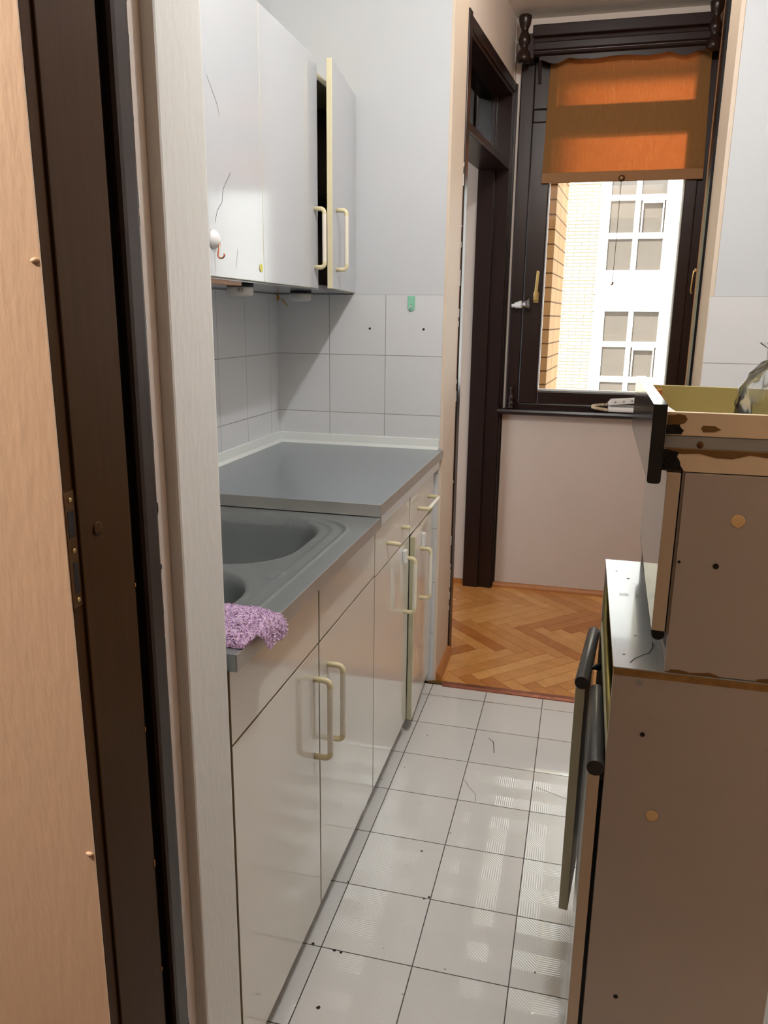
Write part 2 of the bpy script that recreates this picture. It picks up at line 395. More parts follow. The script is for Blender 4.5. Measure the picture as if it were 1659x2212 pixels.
# hallway box (behind and beside the camera)
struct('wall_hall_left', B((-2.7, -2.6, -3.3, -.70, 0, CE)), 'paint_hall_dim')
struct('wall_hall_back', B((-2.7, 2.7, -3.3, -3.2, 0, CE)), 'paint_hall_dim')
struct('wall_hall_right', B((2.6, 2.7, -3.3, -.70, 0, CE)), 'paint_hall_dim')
struct('wall_hall_near_left', B((-2.6, -.052, -.70, -.60, 0, CE), (-.056, -.0128, -.7005, -.69, 0, CE)), 'paint_hall')
struct('wall_hall_near_right', B((.96, 2.7, -.70, -.39, 0, CE)), 'paint_hall')
struct('wall_lintel', B((-.0, .98, -.70, -.39, 2.08, CE)), 'paint_hall')
# wall stub between hallway frame and kitchen, with a rounded corner
bm = bmesh.new()
prism(bm, [(-.72, -.502)] + [(-.004+.004*cos(a), -.498+.004*sin(a)) for a in (-pi/2, -pi/4, 0)] + [(-.012+.012*cos(a), -.397+.012*sin(a)) for a in (0, pi/8, pi/4, 3*pi/8, pi/2)] + [(-.72, -.385)], 'z', 0, CE)
struct('wall_stub', bm, 'paint_stub')
struct('wall_stub_reveal', B((-.72, -.0165, -.5385, -.5025, 0, CE)), 'paint_corr')
# small plaster nibs on the peach wall
bm = bmesh.new()
for z in (1.361, .752):
    lathe(bm, [(.0008, 0), (.0024, .002), (.0028, .006), (.0008, .009)], (-.0225, -.7005, z), 'x', 8)
struct('trim_wall_nibs', bm, 'paint_hall')

# ---- door_1: the hallway door frame in the left foreground
d1 = sroot('door_1', (-.03, -.64, 0))
obj('jamb', B((-.06, -.0095, -.6825, -.592, 0, 2.1)), 'wood_jamb', d1, .0015)
obj('rebate', B((-.055, -.0125, -.699, -.6825, 0, 2.1)), 'wood_jamb', d1, .001)
obj('jamb_gap', B((-.06, -.020, -.592, -.566, 0, 2.1)), 'wood_gap_black', d1)  # recess beside the casing, its gap shade put in as near-black colour
bm = bmesh.new()
prism(bm, [(-.06, -.5715)] + [(-.012+.006*cos(a), -.5655+.006*sin(a)) for a in (-pi/2, -pi/4, 0)] + [(-.010+.004*cos(a), -.545+.006*sin(a)) for a in (0, pi/4, pi/2)] + [(-.06, -.539)], 'z', 0, 2.1)
obj('casing', bm, darkwood('dark_casing_wood', srgb(40, 26, 20), .35, .35), d1)
obj('door_head', B((-.06, .96, -.70, -.55, 2.1, 2.16)), 'wood_jamb', d1)
sp = obj('strike_plate', B((-.0125, -.0118, -.6985, -.6835, 1.032, 1.150)), 'strike', d1, label='worn bronze strike plate')
obj('latch_opening', B((-.0118, -.0115, -.6955, -.6865, 1.104, 1.130), (-.0118, -.0115, -.6935, -.6868, 1.046, 1.078)), 'dark_spot', sp)
for z in (1.141, 1.090, 1.039):
    bm = bmesh.new(); lathe(bm, [(.0026, 0), (.0026, .0006), (.0012, .0009)], (-.0118, -.690, z), 'x', 12); obj('screw', bm, 'brass', sp)
bm = bmesh.new(); lathe(bm, [(.0070, 0), (.0070, .0012), (.0052, .0016)], (-.0095, -.654, 1.104), 'x', 24)
obj('cover_cap', bm, 'wood_jamb', d1)
bm = bmesh.new()
for z, l in ((.655, .010), (.84, .006), (.50, .005), (1.02, .004)):
    box(bm, -.0093, -.0088, -.594, -.5925, z, z+l)
obj('paint_chip', bm, 'wood_raw', d1)
bm = bmesh.new()
for i in range(26):
    z = random.uniform(.25, 1.75); box(bm, -.0085, -.0072, -.5398, -.5385, z, z+random.uniform(.002, .016))
obj('paint_smear', bm, 'skirt', d1, label='flecks of white wall paint on the dark casing')

# ---- door_2: doorway in the corridor's left wall
d2 = sroot('door_2', (.03, 2.0, 0))
ang = math.atan2(.076, .83)
Rw = Matrix.Translation((0, 1.60, 0)) @ Matrix.Rotation(-ang, 4, 'Z')   # local y runs along the wall, +x into the corridor
LW = .835
bm = bmesh.new()
box(bm, -.13, .004, -.002, .03, 0, HD, mat=Rw)
obj('near_jamb', bm, 'wood_dark', d2, .002)
bm = bmesh.new()
box(bm, -.03, .012, -.030, .012, 0, HD+.02, mat=Rw)
obj('near_casing', bm, 'wood_dark', d2, .003)
bm = bmesh.new()
box(bm, -.135, .004, LW-.03, LW, 0, HD, mat=Rw); box(bm, -.135, -.060, LW-.043, LW-.03, 0, HD, mat=Rw)
obj('far_jamb', bm, 'wood_dark', d2, .002)
bm = bmesh.new()
box(bm, .0, .010, LW-.018, LW+.022, 0, HD+.01, mat=Rw); box(bm, .0, .016, LW+.010, LW+.022, 0, HD+.01, mat=Rw)
obj('far_casing', bm, 'wood_dark', d2, .002)
bm = bmesh.new()
box(bm, -.13, .004, .0, LW, HD-.045, HD, mat=Rw); box(bm, -.0, .010, -.03, LW+.02, HD-.03, HD+.012, mat=Rw)
obj('head_casing', bm, 'wood_dark_x', d2, .003)
bm = bmesh.new()
box(bm, -.13, .002, .03, LW-.03, 1.955, 1.990, mat=Rw)
obj('transom_bar', bm, 'wood_dark_x', d2, .004)
bm = bmesh.new()
box(bm, -.075, -.071, .03, LW-.03, 1.990, HD-.045, mat=Rw)
obj('transom_pane', bm, 'transom_glass', d2)
bm = bmesh.new(); box(bm, -.10, -.065, LW-.0315, LW-.030, .96, 1.13, mat=Rw)
sp = obj('strike_plate', bm, 'strike', d2)
bm = bmesh.new(); box(bm, -.09, -.075, LW-.0322, LW-.0315, 1.06, 1.09, mat=Rw); box(bm, -.09, -.075, LW-.0322, LW-.0315, .99, 1.03, mat=Rw)
obj('latch_opening', bm, 'dark_spot', sp)
bm = bmesh.new()
for i in range(20):
    z = random.uniform(.15, 2.2); box(bm, .005, .0085, -.0304, -.0295, z, z+random.uniform(.004, .04), mat=Rw)
obj('paint_smear', bm, 'skirt', d2, label='ragged white wall paint on the casing edge')

# ---- right side trim strip of the passage
tr = struct('trim_passage_right', B((.8065, .822, 1.512, 1.585, 0, CE)), 'wood_gap_black')
# baseboards and threshold
bm = bmesh.new()
prism(bm, [(YW, 0), (YW-.022, 0), (YW-.020, .010), (YW-.010, .022), (YW, .024)], 'x', .084, .93)
struct('baseboard_window_wall', bm, 'wood_raw')
bm = bmesh.new()
prism(bm, [(.003, .0), (.022, .0), (.024, .018), (.016, .03), (.003, .034)], 'y', 1.31, 1.572)
struct('baseboard_passage', bm, 'wood_raw')
struct('baseboard_side_room', B((-1.6, -.055, YW-.015, YW, 0, .022)), 'wood_raw')
bm = bmesh.new()
prism(bm, [(YF-.036, 0), (YF-.034, .004), (YF-.026, .008), (YF-.008, .0085), (YF+.004, .004), (YF+.004, 0)], 'x', .034, .83)
struct('trim_threshold', bm, 'copper', .001)
struct('trim_threshold_wood', B((-.02, .036, YF-.02, YF+.004, 0, .004)), 'filler')
# worn chips and cracks in the tiles
bm = bmesh.new()
def blot(bm, x, y, r, z=.0004, n=7, k=.5, squash=1):
    a0 = random.random()*6
    bm.faces.new([bm.verts.new((x+cos(a0+2*pi*i/n)*r*random.uniform(1-k, 1), y+sin(a0+2*pi*i/n)*r*squash*random.uniform(1-k, 1), z)) for i in range(n)])
for x, y, r in ((.044, -.146, .006), (.196, -.073, .0022), (.268, .01, .002), (.146, .36, .004), (.205, .45, .0035), (.05, .92, .003), (.26, .94, .002), (.13, .03, .0016), (-.03, .64, .003), (.02, .72, .003), (.12, .30, .0016), (.195, .205, .0045), (.185, .197, .004), (-.002, .205, .004), (-.045, .20, .006), (.03, -.002, .006), (.045, -.004, .005), (-.02, .003, .005), (.46, -.19, .004), (.45, .05, .003), (.22, .6, .002), (.15, .56, .0016), (.4, .28, .002), (.5, .3, .002), (.445, -.12, .002), (.35, .75, .002), (-.01, 1.2, .003)):
    blot(bm, x, y, r)
def crack(bm, pts, w=.0007, z=.0005):
    for (x0, y0), (x1, y1) in zip(pts, pts[1:]):
        d = Vector((x1-x0, y1-y0, 0)).normalized(); n_ = Vector((-d.y, d.x, 0))*w
        bm.faces.new([bm.verts.new(Vector((x0, y0, z))+n_), bm.verts.new(Vector((x0, y0, z))-n_), bm.verts.new(Vector((x1, y1, z))-n_), bm.verts.new(Vector((x1, y1, z))+n_)])
crack(bm, [(.245, .955), (.262, .935), (.268, .90), (.272, .87)], .0011); crack(bm, [(.205, .70), (.225, .665), (.245, .64), (.25, .605)], .0006)
crack(bm, [(.41, .72), (.46, .70), (.52, .675), (.56, .67)], .0007); crack(bm, [(.44, -.17), (.452, -.20)], .0015); crack(bm, [(-.02, 1.19), (.14, 1.195), (.30, 1.20)], .0004)
o = struct('trim_tile_chips', bm, 'dark_spot')

# ============================================================ WINDOW
wn = sroot('window_1', (.5, YW, WZ0))
bm = bmesh.new()
for b in ((WX0-.012, .165, YW-.022, YW+.06, WZ0+.02, WZ1), (.866, .9045, YW-.022, YW+.06, WZ0+.02, WZ1), (.165, .262, YW-.022, YW+.06, 2.2, WZ1), (.83, .868, YW-.022, YW+.06, 2.2, WZ1), (.165, .868, YW-.022, YW+.06, WZ1-.03, WZ1), (.165, .868, YW-.022, YW+.06, WZ0+.02, .93), (.165, .868, YW-.01, YW+.06, 2.15, 2.215)):
    box(bm, *b)
obj('frame', bm, 'wood_dark', wn, .004)
bm = bmesh.new()
for b in ((.164, .252, YW-.030, YW+.03, .932, 2.148), (.819, .869, YW-.030, YW+.03, .932, 2.148), (.252, .819, YW-.030, YW+.03, .932, .990), (.252, .819, YW-.030, YW+.03, 2.09, 2.148)):
    box(bm, *b)
sash = obj('sash', bm, 'wood_dark', wn, .005)
obj('glazing_bead', B((.252, .256, YW+.0, YW+.03, .990, 2.09), (.815, .819, YW+.0, YW+.03, .990, 2.09), (.256, .815, YW+.0, YW+.03, .990, .997)), 'window_white', sash, label='pale outer glazing bead')
obj('pane', B((.252, .819, YW+.010, YW+.014, .990, 2.09)), 'glass', sash)
obj('upper_pane', B((.165, .868, YW+.02, YW+.024, 2.215, WZ1-.04)), 'glass', wn)
bm = bmesh.new()
prism(bm, [(YW+.06, .875), (2.405, .875), (2.396, .880), (2.394, .890), (2.398, .900), (2.408, .904), (YW+.06, .904)], 'x', .072, .935)
obj('sill', bm, 'wood_dark_x', wn)
h = obj('handle_plate', B((.211, .235, YW-.036, YW-.030, 1.388, 1.436)), 'brass', sash, .002)
bm = bmesh.new(); box(bm, .216, .229, YW-.060, YW-.036, 1.404, 1.420)
prism(bm, [(.214, 1.398), (.229, 1.398), (.235, 1.525), (.222, 1.528)], 'y', YW-.066, YW-.054)
obj('window_handle', bm, 'brass', sash, .002)

# valance (carved curtain box) with turned end posts
vl = thing('curtain_box', 'dark carved wooden curtain box across the top of the window', 'curtain box', (.51, 2.33, 2.36))
bm = bmesh.new()
prism(bm, [(YW, 2.435), (2.345, 2.435), (2.340, 2.45), (2.322, 2.455), (2.322, 2.497), (YW, 2.497)], 'x', .155, .872)
obj('cornice', bm, 'wood_dark_x', vl, .003)
bm = bmesh.new()
prism(bm, [(2.352, 2.385), (2.340, 2.39), (2.336, 2.40), (2.342, 2.41), (2.342, 2.436), (2.365, 2.436), (2.365, 2.385)], 'x', .158, .868)
obj('moulding', bm, 'wood_dark_x', vl, .002)
pts = [(.16, 2.39)]
n = 60
low = []
for i in range(n+1):
    u = i/n; x = .185 + u*.655
    z = 2.364 + .004*sin(u*pi*1) 
    for c0 in (.10, .88):
        d = (u-c0)/.05; z -= .010*math.exp(-d*d) - .008*math.exp(-((abs(u-c0)-.09)/.035)**2)
    if .3 < u < .7: z += .0035*cos((u-.5)*pi*5)
    low.append((x, z))
bm = bmesh.new(); prism(bm, [(.185, 2.39)] + low + [(.84, 2.39)], 'y', 2.352, 2.364)
obj('scalloped_board', bm, 'wood_dark_x', vl)
for x in (.121, .866):
    bm = bmesh.new()
    lathe(bm, [(k_*1.45, z_) for k_, z_ in [(.008, 2.358), (.019, 2.362), (.021, 2.375), (.018, 2.395), (.011, 2.41), (.010, 2.418), (.016, 2.430), (.018, 2.445), (.015, 2.46), (.010, 2.475), (.010, 2.485), (.016, 2.50), (.0185, 2.52), (.019, 2.532), (.016, 2.536)]], (x, 2.33, 0), 'z', 20)
    obj('turned_post', bm, 'wood_dark', vl)
obj('side_board', B((.128, .162, 2.336, YW, 2.375, 2.47)), 'wood_dark', vl, .002)
obj('side_board', B((.868, .882, 2.336, YW, 2.375, 2.47)), 'wood_dark', vl, .002)
bm = bmesh.new(); prism(bm, [(YW-.03, 2.30), (YW-.035, 2.30), (YW-.05, 2.32), (YW-.075, 2.36), (YW-.09, 2.385), (YW-.03, 2.385)], 'x', .182, .194)
obj('bracket', bm, 'wood_dark', vl)

# roller blind
bl = thing('roller_blind', 'orange woven roller blind half lowered over the window', 'blind', (.55, 2.38, 1.89))
bm = bmesh.new(); nx, nz = 24, 20; g = []
x0t, x1t, x0b, x1b, zt, zb = .231, .871, .219, .8855, 2.41, 1.937
for j in range(nz+1):
    row = []
    for i in range(nx+1):
        u, v = i/nx, j/nz; x = (x0t+(x0b-x0t)*v)*(1-u)+(x1t+(x1b-x1t)*v)*u
        row.append(bm.verts.new((x, 2.409+.002*sin(u*5+v*2), zt+(zb-zt)*v)))
    g.append(row)
for j in range(nz):
    for i in range(nx): bm.faces.new((g[j][i], g[j][i+1], g[j+1][i+1], g[j+1][i])).smooth = True
obj('fabric', bm, 'blind', bl, smooth=True)
bm = bmesh.new(); box(bm, .2185, .886, 2.404, 2.413, 1.896, 1.938)
obj('hem_bar', bm, 'blind_hem', bl, .003)
bm = bmesh.new(); lathe(bm, [(.017, 2.40), (.017, 2.385), (.014, 2.382)], (.55, 0, 2.395), 'y', 16)
obj('roller_end', B((.235, .865, 2.400, 2.418, 2.400, 2.42)), 'blind_hem', bl); bm.free()
bm = bmesh.new(); lathe(bm, [(.004, 0), (.012, -.001), (.014, -.004), (.009, -.008), (.003, -.009)], (.557, 2.404, 1.907), 'y', 16)
obj('pull_knob', bm, 'strike', bl)
bm = bmesh.new(); tube(bm, [(.557, 2.397, 1.905), (.556, 2.395, 1.80), (.555, 2.395, 1.65), (.553, 2.395, 1.481)], .0012, 6)
cd = obj('pull_cord', bm, 'strike', bl)
bm = bmesh.new(); tube(bm, [(.553, 2.395, 1.483), (.556, 2.395, 1.476), (.552, 2.395, 1.469), (.545, 2.395, 1.466)], [.0015, .004, .0035, .0015], 8); tube(bm, [(.545, 2.395, 1.483), (.552, 2.395, 1.474)], .0013, 6)
obj('cord_knot', bm, 'strike', cd)

# brass hook on the passage wall
bm = bmesh.new(); px, py = .855, 2.04
tube(bm, [(px, py, 1.51), (px-.010, py-.004, 1.505), (px-.012, py-.005, 1.48), (px-.014, py-.006, 1.43), (px-.010, py-.004, 1.42)], .0028, 8)
tube(bm, [(px+.004, py, 1.508), (px-.006, py, 1.508)], .006, 8)
tag(obj('wall_hook', bm, 'brass'), 'slim brass hook on the wall right of the window', 'hook')
# clear plastic nipple-like bottle cap stuck on window frame
bt = thing('plastic_cup_hook', 'small clear plastic bell with milky tip stuck on the window frame', 'plastic holder', (.16, YW-.045, 1.375))
bm = bmesh.new()
lathe(bm, [(.032, .040), (.033, .037), (.028, .030), (.022, .022), (.017, .012), (.0155, .002)], (.16, YW-.066, 1.380), 'x', 20)
bmesh.ops.rotate(bm, cent=(.16, YW-.066, 1.380), matrix=Matrix.Rotation(radians(-8), 3, 'Y'), verts=bm.verts)
obj('bell', bm, 'clear_plastic', bt, smooth=True)
bm = bmesh.new()
lathe(bm, [(.0165, .004), (.0165, -.006), (.0125, -.028), (.008, -.031), (.0078, -.038), (.009, -.041), (.007, -.043)], (.16, YW-.066, 1.380), 'x', 16)
bmesh.ops.rotate(bm, cent=(.16, YW-.066, 1.380), matrix=Matrix.Rotation(radians(-8), 3, 'Y'), verts=bm.verts)
obj('tip', bm, 'white_plastic', bt, smooth=True)
# turned finial on the sill
bm = bmesh.new()
lathe(bm, [(.020, 0), (.021, .006), (.015, .012), (.0205, .020), (.0205, .028), (.012, .036), (.019, .046), (.019, .054), (.010, .064), (.014, .074), (.010, .084), (.012, .092), (.013, .100), (.008, .108), (.002, .110)], (.135, 2.418, .904), 'z', 20)
tag(obj('turned_finial', bm, 'wood_dark', smooth=True), 'dark turned wooden finial standing at the left end of the window sill', 'finial')
# telephone on sill
ph = thing('telephone', 'white telephone with keypad handset and coiled cord on the window sill', 'telephone', (.64, 2.43, .904))
bm = bmesh.new(); prism(bm, [(2.398, .906), (2.398, .922), (2.41, .936), (2.44, .944), (2.455, .935), (2.455, .906)], 'x', .578, .80)
obj('base_unit', bm, 'white_plastic', ph, .006)
bm = bmesh.new(); Rp = Matrix.Translation((.575, 2.405, .948)) @ Matrix.Rotation(radians(-6), 4, 'Y')
prism(bm, [(0, -.008), (.004, -.012), (.20, -.012), (.20, .012), (.014, .016), (0, .002)], 'y', -.012, .040, mat=Rp)
hs = obj('handset', bm, 'white_plastic', ph, .004)
for k in range(6):
    bm = bmesh.new(); lathe(bm, [(.0042, 0), (.0042, -.002), (.003, -.003)], Rp @ Vector((.016+.018*k, -.0121, 0.001)), 'y', 10)
    obj('button', bm, 'grey_plastic' if k % 2 else 'window_white', hs)
obj('cradle', B((.590, .79, 2.40, 2.45, .930, .941)), 'grey_plastic', ph, .003)
bm = bmesh.new(); P_ = []
for i in range(260):
    u = i/259; a = u*2*pi
    bx = .552 - .042*cos(a*.5 - pi/2+pi/2)*1.0 if False else .580 - .075*sin(u*pi); by = 2.412 - .010*cos(u*pi); bz = .911 + .024*u + .004
    k = u*2*pi*38
    P_.append((bx, by+.006*cos(k), bz+.006*sin(k)))
tube(bm, P_, .0022, 5)
obj('coiled_cord', bm, 'cream_plastic', ph, smooth=True)

# ============================================================ OUTSIDE
bp = thing('brick_pier', 'orange tan brick pier projecting outside just left of the window', 'wall', (.2, 2.9, 0))
bm = bmesh.new(); prism(bm, [(-.4, 2.712), (.2345, 2.712), (.2345, 2.7625), (.274, 2.7625), (.311, 3.3), (-.4, 3.3)], 'z', -3, 5)
obj('brickwork', bm, 'brick_near', bp)
ob = thing('own_facade', 'tan brick outer face of the house around the kitchen window', 'wall', (.5, 2.72, 0))
obj('brickwork', B((-5, -.405, 2.711, 2.76, -5, 5.2), (.93, 7, 2.711, 2.76, -5, 5.2), (.235, .93, 2.711, 2.76, -5, .86), (.235, .93, 2.711, 2.76, 2.40, 5.2)), 'brick_own', ob)
D = 14.0
nb = thing('neighbour_building', 'sunlit pale brick apartment house with white window bays across the yard', 'building', (1.2, D, -5))
obj('brick_wall', B((-6, .55, D, D+.4, -5, 12)), 'brick_far', nb)
obj('rendered_bay', B((.55, 8, D-.02, D+.4, -5, 12)), 'stucco', nb)
obj('ledge', B((.515, 5, D-.14, D, 1.50, 1.52), (.515, 5, D-.10, D, 1.79, 1.82)), 'stucco', nb)
sold = bmesh.new()
for k in range(8): box(sold, -.02+k*.068, .04+k*.068, D-.003, D, .39, .607)
obj('soldier_course', sold, 'brick_far', nb)
def fwin(name, xs, zs, fx0, fx1, fz0, fz1, shades=()):
    bm = bmesh.new(); xe = [fx0]+[v for p_ in xs for v in p_]+[fx1]; ze = [fz0]+[v for p_ in zs for v in p_]+[fz1]
    for i in range(0, len(xe), 2): box(bm, xe[i], xe[i+1], D-.09, D-.02, fz0, fz1)
    for a in xs:
        for i in range(0, len(ze), 2): box(bm, a[0], a[1], D-.085, D-.02, ze[i], ze[i+1])
    f = obj('window', bm, 'window_white', nb)
    for i, a in enumerate(xs):
        for j, b in enumerate(zs):
            obj('pane', B((a[0], a[1], D-.05, D-.04, b[0], b[1])), 'facade_pane', f)
            if (i, j) in shades: obj('opening_sash', B((a[0]+.03, a[0]+.05, D-.11, D-.07, b[0], b[1]), (a[1]-.05, a[1]-.03, D-.11, D-.07, b[0], b[1]), (a[0]+.03, a[1]-.03, D-.12, D-.07, b[1]-.05, b[1])), 'window_white', f)
    return f
fwin('w', [(.705, 1.125), (1.215, 1.64)], [(2.19, 2.725), (2.825, 3.365), (3.46, 4.0)], .62, 1.74, 2.1, 4.1, ((1, 1),))
fwin('w', [(.742, 1.165), (1.25, 1.69)], [(-.34, .199), (.302, .839), (.935, 1.47)], .60, 1.79, -.45, 1.50, ((1, 1),))
struct('ground_yard', B((-8, 10, 2.76, 15, -5.2, -5.0)), 'stucco')

# ============================================================ LEFT KITCHEN RUN
def handle_pts(base, out, along, L, st):
    """base: Vector at one foot; returns polyline and per-segment material index"""
    r = .0115; P_ = [base, base+out*(st-r)]; mi = [0]
    for k in range(1, 6):
        a = pi/2*k/5; P_.append(base+out*(st-r+r*sin(a))+along*(r-r*cos(a))); mi.append(0)
    P_.append(base+out*st+along*(r+.004)); mi.append(0)
    P_.append(base+out*st+along*(L-r-.004)); mi.append(1)
    P_.append(base+out*st+along*(L-r)); mi.append(0)
    for k in range(1, 6):
        a = pi/2*k/5; P_.append(base+out*(st-r+r*cos(a))+along*(L-r+r*sin(a))); mi.append(0)
    P_.append(base+along*L); mi.append(0)
    return P_, mi
def handle(parent, base, out=(1, 0, 0), along=(0, 0, -1), L=.172, st=.034, r=.0062):
    bm = bmesh.new(); P_, mi = handle_pts(Vector(base), Vector(out), Vector(along), L, st)
    tube(bm, P_, r, 14, mis=mi)
    return obj('handle', bm, ['elbow', 'handle'], parent)
XF, T = -.020, .017           # door face plane and thickness
def front(name, y0, y1, z0, z1, parent, mat=None, mats=('lam_door', 'lam_edge_dark')):
    bm = bmesh.new(); box(bm, XF-T, XF, y0, y1, z0, z1, mat=mat)
    bm.normal_update()
    bm.faces.ensure_lookup_table()
    for f in bm.faces:
        n = f.normal
        if max(abs(n.x) if mat is None else abs((mat.to_3x3().inverted() @ n).x), 0) < .5: f.material_index = 1
    return obj(name, bm, list(mats), parent, .0012)
def carcass(name_prefix, parent, y0, y1, xb=-.594, xf=-.040, zt=.83):
    obj('side_panel', B((xb, xf, y0, y0+.016, .0, zt)), 'lam_door', parent)
    obj('side_panel', B((xb, xf, y1-.016, y1, .0, zt)), 'lam_door', parent)
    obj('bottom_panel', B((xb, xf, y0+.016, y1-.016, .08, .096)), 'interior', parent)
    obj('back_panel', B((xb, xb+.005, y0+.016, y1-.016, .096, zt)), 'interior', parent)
    obj('toe_kick', B((-.085, -.07, y0+.016, y1-.016, .0, .08)), 'grey_plastic', parent)
    obj('cross_rail', B((-.06, xf, y0+.016, y1-.016, .655, .675)), 'lam_edge', parent)
sk = thing('sink_base_cabinet', 'glossy cream base cabinet under the steel sink, double doors with tall handles', 'cabinet', (-.3, .07, 0))
carcass('a', sk, -.366, .492)
obj('side_edge', B((-.04, -.021, -.368, -.354, .0, .83)), 'lam_edge_worn', sk)
da = front('door', -.346, .058, .058, .6745, sk); handle(da, (XF, .028, .612))
db = front('door', .063, .495, .058, .6745, sk); handle(db, (XF, .114, .606))
front('drawer_front', -.346, .060, .678, .812, sk); front('drawer_front', .066, .495, .678, .812, sk)
# second cabinet
ca = thing('drawer_base_cabinet', 'glossy cream base cabinet under the grey worktop with two drawers and a door ajar', 'cabinet', (-.3, .9, 0))
carcass('b', ca, .496, 1.300)
dc = front('door', .500, .904, .058, .669, ca); handle(dc, (XF, .838, .622), L=.170)
bm = bmesh.new(); box(bm, XF, XF+.012, .812, .834, .612, .652); lk = obj('child_lock', bm, 'white_plastic', dc, .003, label='white plastic safety catch')
th = radians(2.6)
Md = Matrix.Translation((XF, 1.292, 0)) @ Matrix.Rotation(th, 4, 'Z') @ Matrix.Translation((-XF, -1.292, 0))
dd = front('door', .914, 1.292, .05, .664, ca, mat=Md, mats=('lam_door', 'lam_edge_worn'))
v = Md @ Vector((XF, 1.020, .600)); handle(dd, v, out=(cos(th), sin(th), 0), L=.166)
bm = bmesh.new(); box(bm, XF, XF+.012, 1.035, 1.060, .600, .645, mat=Md); obj('child_lock', bm, 'white_plastic', dd, .003, label='white plastic safety catch with dark slot')
bm = bmesh.new(); box(bm, XF-T, XF, .92, 1.20, .6641, .6655, mat=Md); obj('worn_top_edge', bm, simple('reddish_worn_edge', srgb(216, 200, 184), .5, var=.3, scale=50), dd)
f1 = front('drawer_front', .500, .904, .672, .800, ca)
bm = bmesh.new()   # broken handle: only its two feet are left
tube(bm, [(XF, .622, .729), (XF+.022, .622, .729), (XF+.030, .625, .727), (XF+.034, .632, .724)], .0058, 12)
obj('handle_stub', bm, 'elbow', f1, label='curved yellowed stub of a broken bar handle')
bm = bmesh.new(); tube(bm, [(XF, .800, .727), (XF+.026, .800, .727)], .0058, 12)
obj('handle_stub', bm, 'elbow', f1, label='straight yellowed stub of a broken bar handle')
f2 = front('drawer_front', .911, 1.292, .672, .800, ca); handle(f2, (XF, 1.022, .731), along=(0, 1, 0), L=.178, st=.036)
bm = bmesh.new(); prism(bm, [(-.04, .806)] + [(-.010+.006*cos(a), .812+.006*sin(a)) for a in (-pi/2, -pi/4, 0)] + [(-.010+.006*cos(a), .838+.006*sin(a)) for a in (0, pi/4, pi/2)] + [(-.04, .844)], 'y', .497, 1.300)
obj('apron_rail', bm, 'white_plastic', ca)

# worktop
wt = thing('worktop', 'raised grey laminate worktop with brushed metal edging in the kitchen corner', 'worktop', (-.3, .87, .847))
obj('top_panel', B((-.592, .0065, .4425, 1.301, .849, .876)), 'worktop', wt)
obj('edge_trim', B((.0065, .0085, .441, 1.302, .847, .8768)), 'steel_edge', wt, .0005)
obj('edge_trim', B((-.592, .0085, .4405, .4425, .847, .8768)), 'steel_edge', wt, .0005)
bm = bmesh.new(); prism(bm, [(-.594, .876), (-.578, .876), (-.585, .886), (-.589, .910), (-.594, .912)], 'y', .4425, 1.302)
obj('upstand', bm, 'skirt', wt)
bm = bmesh.new(); prism(bm, [(1.302, .876), (1.286, .876), (1.293, .886), (1.297, .910), (1.302, .912)], 'x', -.59, -.008)
obj('upstand', bm, 'skirt', wt)

# sink: pressed steel top as one height field
sn = thing('kitchen_sink', 'stainless steel double bowl sink top set into the near counter', 'sink', (-.3, .03, .72))
def sstep(a, b, x):
    t_ = min(1, max(0, (x-a)/(b-a))); return t_*t_*(3-2*t_)
def rrd(x, y, cx, cy, hx, hy, r):
    qx, qy = abs(x-cx)-hx+r, abs(y-cy)-hy+r
    return math.hypot(max(qx, 0), max(qy, 0)) + min(max(qx, qy), 0) - r
def bowls(x, y):
    return min(rrd(x, y, -.305, .212, .205, .188, .135), rrd(x, y, -.30, -.180, .205, .165, .13))
def sheight(x, y):
    z = .845
    d = bowls(x, y)
    z -= .150*(1-sstep(-.016, .0, d)) + .0
    z -= .002*(1-sstep(0, .006, d))
    # stepped grooves following the front edge and sweeping round the big bowl
    g1 = rrd(x, y, -.335, .0, .300, .398, .11)
    g2 = rrd(x, y, -.335, .0, .266, .385, .10)
    z -= .0034*(1-sstep(-.008, .0, g1)) ; z += .0026*math.exp(-((g1+.004)/.004)**2)
    z -= .0030*(1-sstep(-.007, .0, g2))
    k = math.hypot(x+.078, (y+.02)*.8)
    z += .0016*math.exp(-((k-.012)/.005)**2)
    return z
bm = bmesh.new(); nx, ny = 176, 236; rows = []
for j in range(ny+1):
    y = -.378 + (.4405+.378)*j/ny; rows.append([bm.verts.new((-.592+.600*i/nx, y, sheight(-.592+.600*i/nx, y))) for i in range(nx+1)])
for j in range(ny):
    for i in range(nx): bm.faces.new((rows[j][i], rows[j][i+1], rows[j+1][i+1], rows[j+1][i])).smooth = True
obj('pressed_top', bm, 'steel', sn)
bm = bmesh.new(); box(bm, .0066, .0085, -.3785, .441, .8185, .8455)
obj('front_edge', bm, 'steel_edge', sn, .0006)
obj('end_edge', B((-.30, .0066, -.3790, -.3770, .8185, .8455)), 'steel', sn)
for cx, cy in ((-.305, .212), (-.30, -.18)):
    bm = bmesh.new(); lathe(bm, [(.04, .6935), (.04, .6965), (.03, .6975), (.028, .6945), (.004, .6945), (.004, .703)], (cx, cy, 0), 'z', 24)
    obj('drain', bm, 'chrome', sn)

